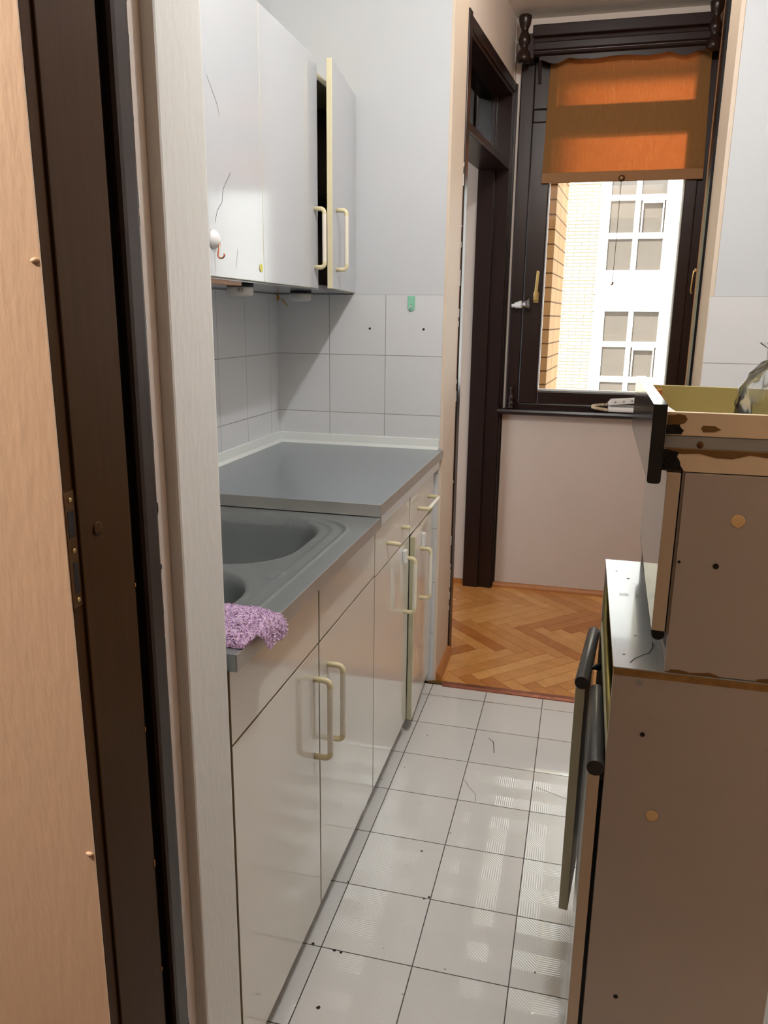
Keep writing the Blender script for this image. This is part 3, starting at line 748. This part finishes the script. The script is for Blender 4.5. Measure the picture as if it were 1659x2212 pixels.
# terry cloth folded on the sink rim
bm = bmesh.new(); n1, n2 = 46, 40; top = []
def cl(u, v):      # u: towards and over the front rim, v: near -> far
    h_ = max(0, min(1, (v-.06)/.50)); hang = .036*h_*h_*(3-2*h_)*(1-.25*max(0, v-.8)/.2)
    xe = .009 + .005*min(1, v/.2); L = .150 + xe + hang + .003*sin(v*17)
    s_ = u*L; xl = s_ - .150
    y = -.368 + .142*v + .008*u + .003*sin(u*9+v*3) - .012*max(0, u-.75)*v
    bulge = .020*(1-abs(2*v-1)**4) + .003*sin(7*u+5*v) + .002*sin(23*u+13*v)
    r = .010
    if xl < xe: x, z = xl, .8475 + bulge*(1-.25*u)
    else:
        d = xl-xe; a = min(1.45, d/r); x = xe + r*sin(a)*1.1; z = .8475 + bulge*(1-.25*u) - r*(1-cos(a)) - max(0, d-1.45*r) - .006*a
    return x, y, z
for side in (1, 0):
    g = []
    for j in range(n2+1):
        row = []
        for i in range(n1+1):
            u, v = i/n1, j/n2; x, y, z = cl(u, v)
            edge = min(v, 1-v, 1-u); zz = z if side else (max(z-.014*min(1, edge*12)-.003, .8467) if x < .006 else z-.002)
            if not side and x >= .006: x -= .008*min(1, edge*12)*min(1, (x-.006)/.008); x = max(x, .0098)
            nn = random.uniform(-1, 1)*.0016
            row.append(bm.verts.new((x+nn*.6, y+random.uniform(-1, 1)*.0014, zz+nn)))
        g.append(row)
    for j in range(n2):
        for i in range(n1): bm.faces.new((g[j][i], g[j][i+1], g[j+1][i+1], g[j+1][i])).smooth = True
    if side: gt = g
for j in range(n2): bm.faces.new((gt[j][n1], g[j][n1], g[j+1][n1], gt[j+1][n1]))
for i in range(n1):
    bm.faces.new((gt[0][i], gt[0][i+1], g[0][i+1], g[0][i])); bm.faces.new((gt[n2][i], gt[n2][i+1], g[n2][i+1], g[n2][i]))
for j in range(n2): bm.faces.new((gt[j][0], g[j][0], g[j+1][0], gt[j+1][0]))
cloth = obj('dish_cloth', bm, 'terry'); tag(cloth, 'crumpled lilac terry cloth lying over the near corner of the sink', 'cloth')
# loops of pile standing off the cloth
bm = bmesh.new()
for k in range(2600):
    u, v = random.random(), random.random(); x, y, z = cl(u, v)
    a = random.random()*6.28; r = random.uniform(.0012, .0030); h_ = random.uniform(.0015, .0035)
    p0 = Vector((x, y, z-.0005)); p1 = p0+Vector((cos(a)*r, sin(a)*r, h_)); s_ = Vector((-sin(a), cos(a), 0))*.0009
    p2 = p1+Vector((cos(a)*r*.8, sin(a)*r*.8, -h_*.4))
    A_, B_, C_, D_, E_, F_ = [bm.verts.new(q) for q in (p0-s_, p0+s_, p1+s_, p1-s_, p2+s_, p2-s_)]
    bm.faces.new((A_, B_, C_, D_)); bm.faces.new((D_, C_, E_, F_))
pl = obj('pile', bm, 'terry', cloth); pl['kind'] = 'stuff'

# ============================================================ UPPER CABINETS
XU, ZU0, ZU1 = -.311, 1.400, 2.003
def wall_cab(name, label, y0, y1, right=True):
    r_ = thing(name, label, 'cabinet', (-.45, (y0+y1)/2, 1.392))
    xb, xf = -.599, XU-.018
    obj('bottom_panel', B((xb, xf, y0, y1, 1.393, 1.409)), 'lam_upper', r_)
    obj('top_panel', B((xb, xf, y0, y1, 1.966, 1.984)), 'lam_edge', r_)
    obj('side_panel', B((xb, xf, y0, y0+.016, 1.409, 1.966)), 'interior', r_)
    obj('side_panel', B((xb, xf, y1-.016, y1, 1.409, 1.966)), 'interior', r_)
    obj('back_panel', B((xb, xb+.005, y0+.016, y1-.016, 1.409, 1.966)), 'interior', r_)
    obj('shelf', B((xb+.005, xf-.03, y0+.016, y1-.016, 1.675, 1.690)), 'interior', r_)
    return r_
def udoor(parent, y0, y1, mat=None, hy=None):
    bm = bmesh.new(); box(bm, XU-.016, XU, y0, y1, ZU0-.004, ZU1, mat=mat); bm.normal_update()
    for f in bm.faces:
        n = (mat.to_3x3().inverted() @ f.normal) if mat else f.normal
        if abs(n.x) < .5: f.material_index = 1
    d = obj('door', bm, ['lam_upper', 'lam_edge'], parent, .001)
    return d
u1 = wall_cab('wall_cabinet', 'glossy white wall cabinet nearest the doorway, above the sink', -.30, .515)
udoor(u1, -.30, .110)
dA = udoor(u1, .114, .5195)
u2 = wall_cab('wall_cabinet', 'glossy white wall cabinet against the far wall with a door ajar', .5155, 1.305)
dB = udoor(u2, .521, .925); handle(dB, (XU, .893, 1.611), L=.158, st=.030)
th2 = radians(6.5)
Mu = Matrix.Translation((XU, 1.303, 0)) @ Matrix.Rotation(th2, 4, 'Z') @ Matrix.Translation((-XU, -1.303, 0))
dC = udoor(u2, .926, 1.303, mat=Mu); v = Mu @ Vector((XU, .985, 1.618)); handle(dC, v, out=(cos(th2), sin(th2), 0), L=.166, st=.030)
# puck lights with print
def puck(y, x, label, txt):
    r_ = thing('puck_light', label, 'light', (x, y, 1.355), 'puck lights under the wall cabinets')
    bm = bmesh.new(); lathe(bm, [(.029, 1.386), (.033, 1.384), (.033, 1.3925)], (x, y, 0), 'z', 32); obj('base_ring', bm, 'black_matt', r_)
    bm = bmesh.new(); lathe(bm, [(.024, 1.362), (.029, 1.364), (.032, 1.369), (.032, 1.386)], (x, y, 0), 'z', 32); hb = obj('housing', bm, 'paper', r_)
    if not txt: return
    cu = bpy.data.curves.new('print', 'FONT'); cu.body = txt; cu.size = .012; cu.align_x = 'CENTER'; cu.align_y = 'CENTER'
    to = bpy.data.objects.new('tmp', cu); C.objects.link(to)
    dg = bpy.context.evaluated_depsgraph_get(); me = bpy.data.meshes.new_from_object(to.evaluated_get(dg)); bpy.data.objects.remove(to)
    # wrap the lettering around the housing, upside down as it hangs
    a0 = math.atan2(-1.32-y, .46-x)
    for v_ in me.vertices:
        u_, w_ = -v_.co.x, -v_.co.y; a = a0 + u_/.0323
        v_.co = (x+.0323*cos(a), y+.0323*sin(a), 1.3775+w_)
    me.materials.append(M['black_matt']); po = bpy.data.objects.new('print', me); C.objects.link(po); po.parent = hb
    return r_
puck(.512, -.372, 'grey puck light under the cabinet below the yellow sticker', 'CE')
puck(1.03, -.405, 'grey puck light under the cabinet nearer the far wall', '')
# wood strip under the first cabinet's front
o = obj('front_strip', B((-.36, -.331, -.29, .43, 1.384, 1.393)), 'wood_raw', u1, label='thin bare wood strip')
# sticker, suction hook, scratches
bm = bmesh.new(); vs = [bm.verts.new((XU+.0006, .500+.0085*cos(a*pi/10), 1.428+.0095*sin(a*pi/10))) for a in range(20)]; f = bm.faces.new(vs); bmesh.ops.extrude_face_region(bm, geom=[f]); 
for v_ in bm.verts[20:]: v_.co.x += .0012
tag(obj('round_sticker', bm, 'yellow'), 'small yellow oval sticker at the lower corner of the wall cabinet door', 'sticker')
hk = thing('suction_hook', 'white round suction hook with copper wire loop on the wall cabinet door', 'hook', (XU, .262, 1.46))
bm = bmesh.new(); lathe(bm, [(.020, 0), (.019, .004), (.012, .012), (.004, .015)], (XU+.0003, .250, 1.470), 'x', 24); obj('suction_cup', bm, 'white_plastic', hk)
bm = bmesh.new(); tube(bm, [(XU+.014, .252, 1.462)] + [(XU+.016+.008*sin(a), .252, 1.440-.008*cos(a)+.0) for a in (-1.2, -.6, 0, .6, 1.2, 1.8)], .0018, 8); obj('wire_hook', bm, 'copper_hook', hk)
def scratch(pts, wd=.0006):
    bm = bmesh.new()
    for (y0, z0), (y1, z1) in zip(pts, pts[1:]):
        d = Vector((0, y1-y0, z1-z0)).normalized(); n_ = Vector((0, -d.z, d.y))*wd; p0, p1 = Vector((XU+.0004, y0, z0)), Vector((XU+.0004, y1, z1))
        bm.faces.new([bm.verts.new(q) for q in (p0+n_, p0-n_, p1-n_, p1+n_)])
    obj('scratch', bm, 'dark_spot', dA)
scratch([(.262, 1.505), (.275, 1.53), (.30, 1.55), (.305, 1.575), (.33, 1.60), (.345, 1.615)]); scratch([(.25, 1.78), (.29, 1.74), (.30, 1.72)], .0004); scratch([(.36, 1.42), (.37, 1.46)], .0004)

# wall bits
gh = thing('adhesive_hook', 'mint green adhesive hook on the far tiles right of the drilled holes', 'hook', (-.114, YF-.01, 1.345))
bm = bmesh.new(); pr = [(-.126, 1.386), (-.126, 1.349)] + [(-.114+.012*cos(a), 1.349+.012*sin(a)) for a in [pi+pi*k/8 for k in range(1, 8)]] + [(-.102, 1.349), (-.102, 1.386)]
prism(bm, pr, 'y', YF-.0095, YF-.006); obj('plate', bm, 'green', gh, .0008)
bm = bmesh.new(); tube(bm, [(-.114, YF-.0095, 1.360), (-.114, YF-.013, 1.350), (-.114, YF-.020, 1.346), (-.114, YF-.021, 1.354)], .002, 8); obj('metal_hook', bm, 'chrome', gh)
for x in (-.258, -.071):
    bm = bmesh.new(); lathe(bm, [(.0036, 0), (.0040, -.0006), (.0018, -.0008)], (x, YF-.006, 1.2785), 'y', 12)
    o = obj('drilled_hole', bm, 'dark_spot'); tag(o, 'dark drilled plug hole in the far wall tiles, %s' % ('the left of the two' if x < -.1 else 'below the mint green hook'), 'hole', 'drilled holes in the far tiles')
bm = bmesh.new(); v0 = [bm.verts.new((-.592+.011*cos(a)*random.uniform(.7, 1.1), YF-.0072, 1.378+.012*sin(a)*random.uniform(.7, 1.1))) for a in [k*pi/7 for k in range(14)]]; bm.faces.new(v0)
bm2 = [bm.verts.new(q) for q in ((-.578, YF-.0072, 1.373), (-.574, YF-.0072, 1.375), (-.552, YF-.0072, 1.350), (-.556, YF-.0072, 1.350))]; bm.faces.new(bm2)
tag(obj('glue_stain', bm, 'rust'), 'orange glue stain in the tile corner beneath the wall cabinets', 'stain')

# ============================================================ RIGHT: STACKED CABINETS
YN, YB = -.280, .234
bc = thing('base_cabinet', 'white base cabinet standing on the tiles at the bottom of the stack', 'cabinet', (.66, -.02, 0))
XB0, XB1 = .530, .785
obj('side_panel', B((XB0, XB1, YN, YN+.016, 0, .838)), 'lam_side', bc)
obj('side_panel', B((XB0, XB1, YB-.016, YB, 0, .838)), 'lam_side', bc)
obj('top_panel', B((XB0-.001, XB1, YN-.0006, YB, .8485, .850)), 'lam_top', bc)
obj('gap_shade_strip', B((.5236, XB0-.0003, YN+.012, YN+.018, .06, .66)), 'black_matt', bc)  # added black strip standing in for shade between door and carcass
obj('chipped_edge', B((XB0, XB1, YN-.0006, YB, .838, .8485)), 'edge_chip', bc, label='bare chipboard edge under the top')
obj('back_panel', B((XB1-.006, XB1, YN+.016, YB-.016, .05, .838)), 'lam_side', bc)
obj('shelf', B((XB0+.02, XB1-.006, YN+.016, YB-.016, .40, .414)), 'interior', bc)
obj('bottom_panel', B((XB0+.02, XB1-.006, YN+.016, YB-.016, .05, .066)), 'interior', bc)
obj('front_rail', B((XB0, XB0+.018, YN+.016, YB-.016, .705, .722)), 'lam_edge_worn', bc)
bm = bmesh.new(); tube(bm, [(XB0+.006, YN+.018, .735), (XB0+.006, .12, .745), (XB0+.006, .19, .770), (XB0+.006, .215, .80)], .006, 8); box(bm, XB0+.002, XB0+.018, YN+.018, YB-.018, .724, .732)
obj('drawer_runner', bm, 'olive_metal', bc, label='olive brass drawer runner')
def grip(parent, P, Q, r=.0125):
    bm = bmesh.new(); P, Q = Vector(P), Vector(Q); tube(bm, [P, P.lerp(Q, .004), Q.lerp(P, .004), Q], [r*.96, r, r, r*.96], 20)
    return obj('grip_rail', bm, 'grip', parent, label='charcoal rounded grip rail')
# near door (2) : nearly closed
def rdoor(yn, xn, yf, xf, z0, z1, parent, emat, name='door', t_=.017):
    a = Vector((xn, yn, 0)); b = Vector((xf, yf, 0)); d = (b-a).normalized(); n_ = Vector((d.y, -d.x, 0))*t_
    bm = bmesh.new(); pts = [a, a+n_, b+n_, b]
    prism(bm, [(p_.x, p_.y) for p_ in pts], 'z', z0, z1); bm.normal_update()
    for f in bm.faces:
        if abs(f.normal.dot(n_.normalized())) < .5: f.material_index = 1
    return obj(name, bm, ['lam_top', emat], parent, .0008)
d_n = rdoor(-.280, .5065, -.028, .5110, .055, .678, bc, 'edge_tan'); grip(d_n, (.5165, -.281, .6895), (.5215, -.030, .6895))
d_f = rdoor(-.005, .4855, .240, .5090, .212, .677, bc, 'edge_olive'); grip(d_f, (.4955, -.006, .6885), (.5185, .240, .6885))
bm = bmesh.new(); tube(bm, [(.509, .06, .688), (.528, .08, .688)], .004, 8); tube(bm, [(.511, .09, .678), (.530, .10, .672)], .004, 8); obj('bracket', bm, 'black_matt', d_f)
def disc(parent, x, z, r, mat, name, y=YN, label=None, t_=.0008):
    bm = bmesh.new(); lathe(bm, [(r, 0), (r, -t_), (r*.8, -t_*1.3)], (x, y, z), 'y', 20); return obj(name, bm, mat, parent, label=label)
disc(bc, .576, .752, .0034, 'dark_spot', 'screw_hole'); disc(bc, .576, .303, .0034, 'dark_spot', 'screw_hole')
disc(bc, .600, .626, .0085, 'tan_cap', 'cover_cap', label='round tan cover cap'); disc(bc, .565, .830, .0042, 'grey_plastic', 'screw_head')
# specks and printed marks on top panel
bm = bmesh.new()
for x, y, r in ((.548, .16, .003), (.567, .12, .004), (.575, .09, .0015), (.545, -.235, .003), (.565, -.16, .003), (.59, -.19, .002)):
    bm = bmesh.new(); blot(bm, x, y, r, .8504, squash=.6); obj('speck', bm, 'dark_spot', bc)
bm = bmesh.new(); crack(bm, [(.552, -.262), (.560, -.245), (.570, -.232), (.580, -.222), (.587, -.20), (.588, -.18)], .0008, .8504)
obj('crack', bm, 'dark_spot', bc)
bm = bmesh.new()
for k in range(10): box(bm, .548+k*.0016, .5488+k*.0016, .020, .034, .8501, .8503)
for k in range(5): box(bm, .575, .588, .018+k*.004, .020+k*.004, .8501, .8503)
obj('printed_label', bm, 'grey_plastic', bc, label='faded grey printed bar marks')

uc = thing('stacked_wall_cabinet', 'white cabinet standing on the base cabinet with its grip rail at the bottom', 'cabinet', (.70, -.02, .852))
XS0 = .596
obj('side_panel', B((XS0, XB1+.05, YN, YN+.016, .8515, 1.1265)), 'lam_side', uc)
obj('side_panel', B((XS0, XB1+.05, YB-.016, YB, .8515, 1.1265)), 'lam_side', uc)
obj('bottom_panel', B((XS0+.003, XB1+.05, YN+.016, YB-.016, .8515, .867)), 'lam_side', uc)
obj('top_panel', B((XS0, XB1+.05, YN+.016, YB-.016, 1.111, 1.1265)), 'lam_side', uc)
obj('back_panel', B((XB1+.044, XB1+.05, YN+.016, YB-.016, .867, 1.111)), 'lam_side', uc)
e1 = rdoor(-.281, .5735, -.026, .5810, .909, 1.126, uc, 'edge_tan'); e2 = rdoor(-.022, .5815, .234, .5900, .909, 1.126, uc, 'edge_tan')
for d_, a_, b_ in ((e1, (.5825, -.281, .9045), (.590, -.026, .9045)), (e2, (.5905, -.022, .9045), (.599, .234, .9045))):
    bm = bmesh.new(); tube(bm, [a_, b_], .0085, 16); obj('grip_rail', bm, 'black_matt', d_, label='black grip rail under the door')
disc(uc, .665, 1.068, .0085, 'tan_cap', 'cover_cap', label='round tan cover cap'); disc(uc, .645, 1.006, .0038, 'dark_spot', 'screw_hole'); disc(uc, .5995, 1.008, .002, 'dark_spot', 'screw_hole')
obj('gap_shade_line', B((.5925, XS0, YN+.001, YN+.012, .905, 1.127)), 'interior', uc)  # dark filler strip painting the shade of the gap behind the door
bm = bmesh.new(); prism(bm, [(.60, .8510), (.603, .8545), (.615, .8555), (.628, .853), (.645, .8545), (.652, .856), (.664, .8528), (.665, .8505), (.60, .8505)], 'y', YN-.0008, YN); obj('edge_chip', bm, 'filler', uc, label='long brown chip along the bottom edge')
bm = bmesh.new(); prism(bm, [(.712, .8505), (.712, .854), (.735, .858), (.76, .857), (.76, .8505)], 'y', YN-.0008, YN)
obj('edge_chip', bm, 'filler', uc, label='brown chip at the far right of the bottom edge')

# drawer on top of the stack
dr = thing('loose_drawer', 'cream drawer with a black front panel lying on top of the stacked cabinets', 'drawer', (.75, -.06, 1.13))
Mf = Matrix.Translation((.549, -.285, 0)) @ Matrix.Rotation(radians(-.95), 4, 'Z')
bm = bmesh.new()
z0, z1, L_ = 1.1115, 1.2135, .535
prof = [(0.0, z1), (0.0, z0+.004)] + [(.004-.004*cos(a), z0+.004-.004*sin(a)) for a in (pi/6, pi/3)] + [(.005, z0), (.012, z0)] + [(.013+.004*sin(a), z0+.004-.004*cos(a)) for a in (pi/6, pi/3, pi/2)] + [(.017, z1)]
prism(bm, prof, 'y', 0, L_, mat=Mf)
bm.normal_update()
t = NT('brushed_black_drawer_front'); t.p(.14, 0, .6)
n = t.noise(90, 4, (1, 1, .06), .7); t.base(t.mix(n, (.005, .005, .005, 1), (.022, .020, .018, 1))); t.bump(n, .35, .0006)
obj('front_panel', bm, t.m, dr, label='glossy black front panel')
YD = -.276
obj('side_panel', B((.567, 1.06, YD, YD+.012, 1.128, 1.1575), (.567, 1.06, YD+.004, YD+.012, 1.1575, 1.1745), (.567, 1.06, YD, YD+.012, 1.1745, 1.2035)), 'lam_drawer', dr)
obj('runner', B((.563, 1.06, YD+.0015, YD+.004, 1.1585, 1.1735)), 'grey_plastic', dr, label='grey metal runner let into the side')
bm = bmesh.new(); box(bm, .578, 1.06, .146, .158, 1.128, 1.205, mat=Matrix.Translation((.578, .146, 0)) @ Matrix.Rotation(radians(-8), 4, 'Z') @ Matrix.Translation((-.578, -.146, 0)))
obj('far_side_panel', bm, 'lam_olive', dr)
bm = bmesh.new(); prism(bm, [(.567, YD+.012), (1.06, YD+.012), (1.06, .078), (.578, .146)], 'z', 1.128, 1.133); obj('bottom_panel', bm, 'lam_olive', dr)
obj('back_panel', B((1.06, 1.072, YD, .09, 1.128, 1.2035)), 'lam_drawer', dr)
obj('corner_block', B((.579, .596, .128, .1455, 1.15, 1.198)), 'wood_raw', dr)
bm = bmesh.new()
vs = [(.575, 1.200), (.581, 1.2015), (.589, 1.200), (.592, 1.195), (.589, 1.190), (.582, 1.188), (.5685, 1.188), (.5685, 1.200)]
prism(bm, vs, 'y', YD-.0007, YD); vs = [(.611, 1.188), (.625, 1.188), (.633, 1.1835), (.625, 1.180), (.612, 1.1795), (.609, 1.184)]; prism(bm, vs, 'y', YD-.0007, YD)
low = [(.57+.02*k, 1.1535-.0028*abs(sin(k*1.3))-(.004 if k in (3, 4) else 0)) for k in range(24)]
prism(bm, [(.57, 1.1575)] + low + [(1.03, 1.1575)], 'y', YD-.0007, YD)
obj('bare_patch', bm, 'filler', dr, label='brown patches where the laminate has peeled off')
bm = bmesh.new(); prism(bm, [(.5675, 1.1875), (.583, 1.1885), (.585, 1.184), (.589, 1.181), (.586, 1.176), (.5675, 1.1755)], 'y', YD-.0012, YD)
prism(bm, [(.5665, 1.1565), (.586, 1.153), (.584, 1.147), (.588, 1.141), (.589, 1.136), (.594, 1.1285), (.5665, 1.1282)], 'y', YD-.0012, YD)
obj('glue_blob', bm, 'tar', dr, .0004, label='black glue blobs behind the front panel')
bm = bmesh.new(); lathe(bm, [(.0045, 0), (.0035, -.001), (.001, -.0014)], (.6105, YD+.0015, 1.163), 'y', 12); obj('screw_head', bm, 'strike', dr)
# paper scrap and bag in the drawer
bm = bmesh.new(); P1 = [Vector(q) for q in ((.568, -.255, 1.1995), (.586, -.262, 1.1985), (.570, -.20, 1.206))]
vs = [bm.verts.new(q) for q in P1] + [bm.verts.new(q-Vector((0, 0, .0018))) for q in P1]
bm.faces.new(vs[:3]); bm.faces.new(vs[3:][::-1])
for i in range(3): bm.faces.new((vs[i], vs[(i+1) % 3], vs[3+(i+1) % 3], vs[3+i]))
tag(obj('paper_scrap', bm, 'paper'), 'grey folded paper corner sticking up behind the black drawer front', 'paper')
bg = thing('plastic_bag', 'clear knotted plastic bag sitting in the loose drawer', 'bag', (.755, 0, 1.134))
bm = bmesh.new()
lathe(bm, [(.010, 1.135), (.045, 1.138), (.060, 1.16), (.064, 1.19), (.058, 1.215), (.044, 1.238), (.026, 1.256), (.012, 1.264), (.010, 1.268)], (.758, -.0, 0), 'z', 40)
for v_ in bm.verts:
    a = math.atan2(v_.co.y, v_.co.x-.758); k = .0045*sin(a*7+v_.co.z*60)+.003*sin(a*13-v_.co.z*90); d = Vector((cos(a), sin(a), 0)); v_.co += d*k*(0 if v_.co.z > 1.262 else 1)
obj('bag_body', bm, 'bag', bg, smooth=True)
bm = bmesh.new(); n = 14; ctr = Vector((.752, 0, 1.266)); top_ = []
for i in range(n+1):
    u = i/n-.5; top_.append((bm.verts.new(ctr+Vector((u*.012, .002*sin(i*2), 0))), bm.verts.new(ctr+Vector((u*.060-.006, .006*sin(i*2.3), .018+.004*abs(u))))))
for i in range(n): bm.faces.new((top_[i][0], top_[i+1][0], top_[i+1][1], top_[i][1])).smooth = True
obj('bag_frill', bm, 'bag', bg)
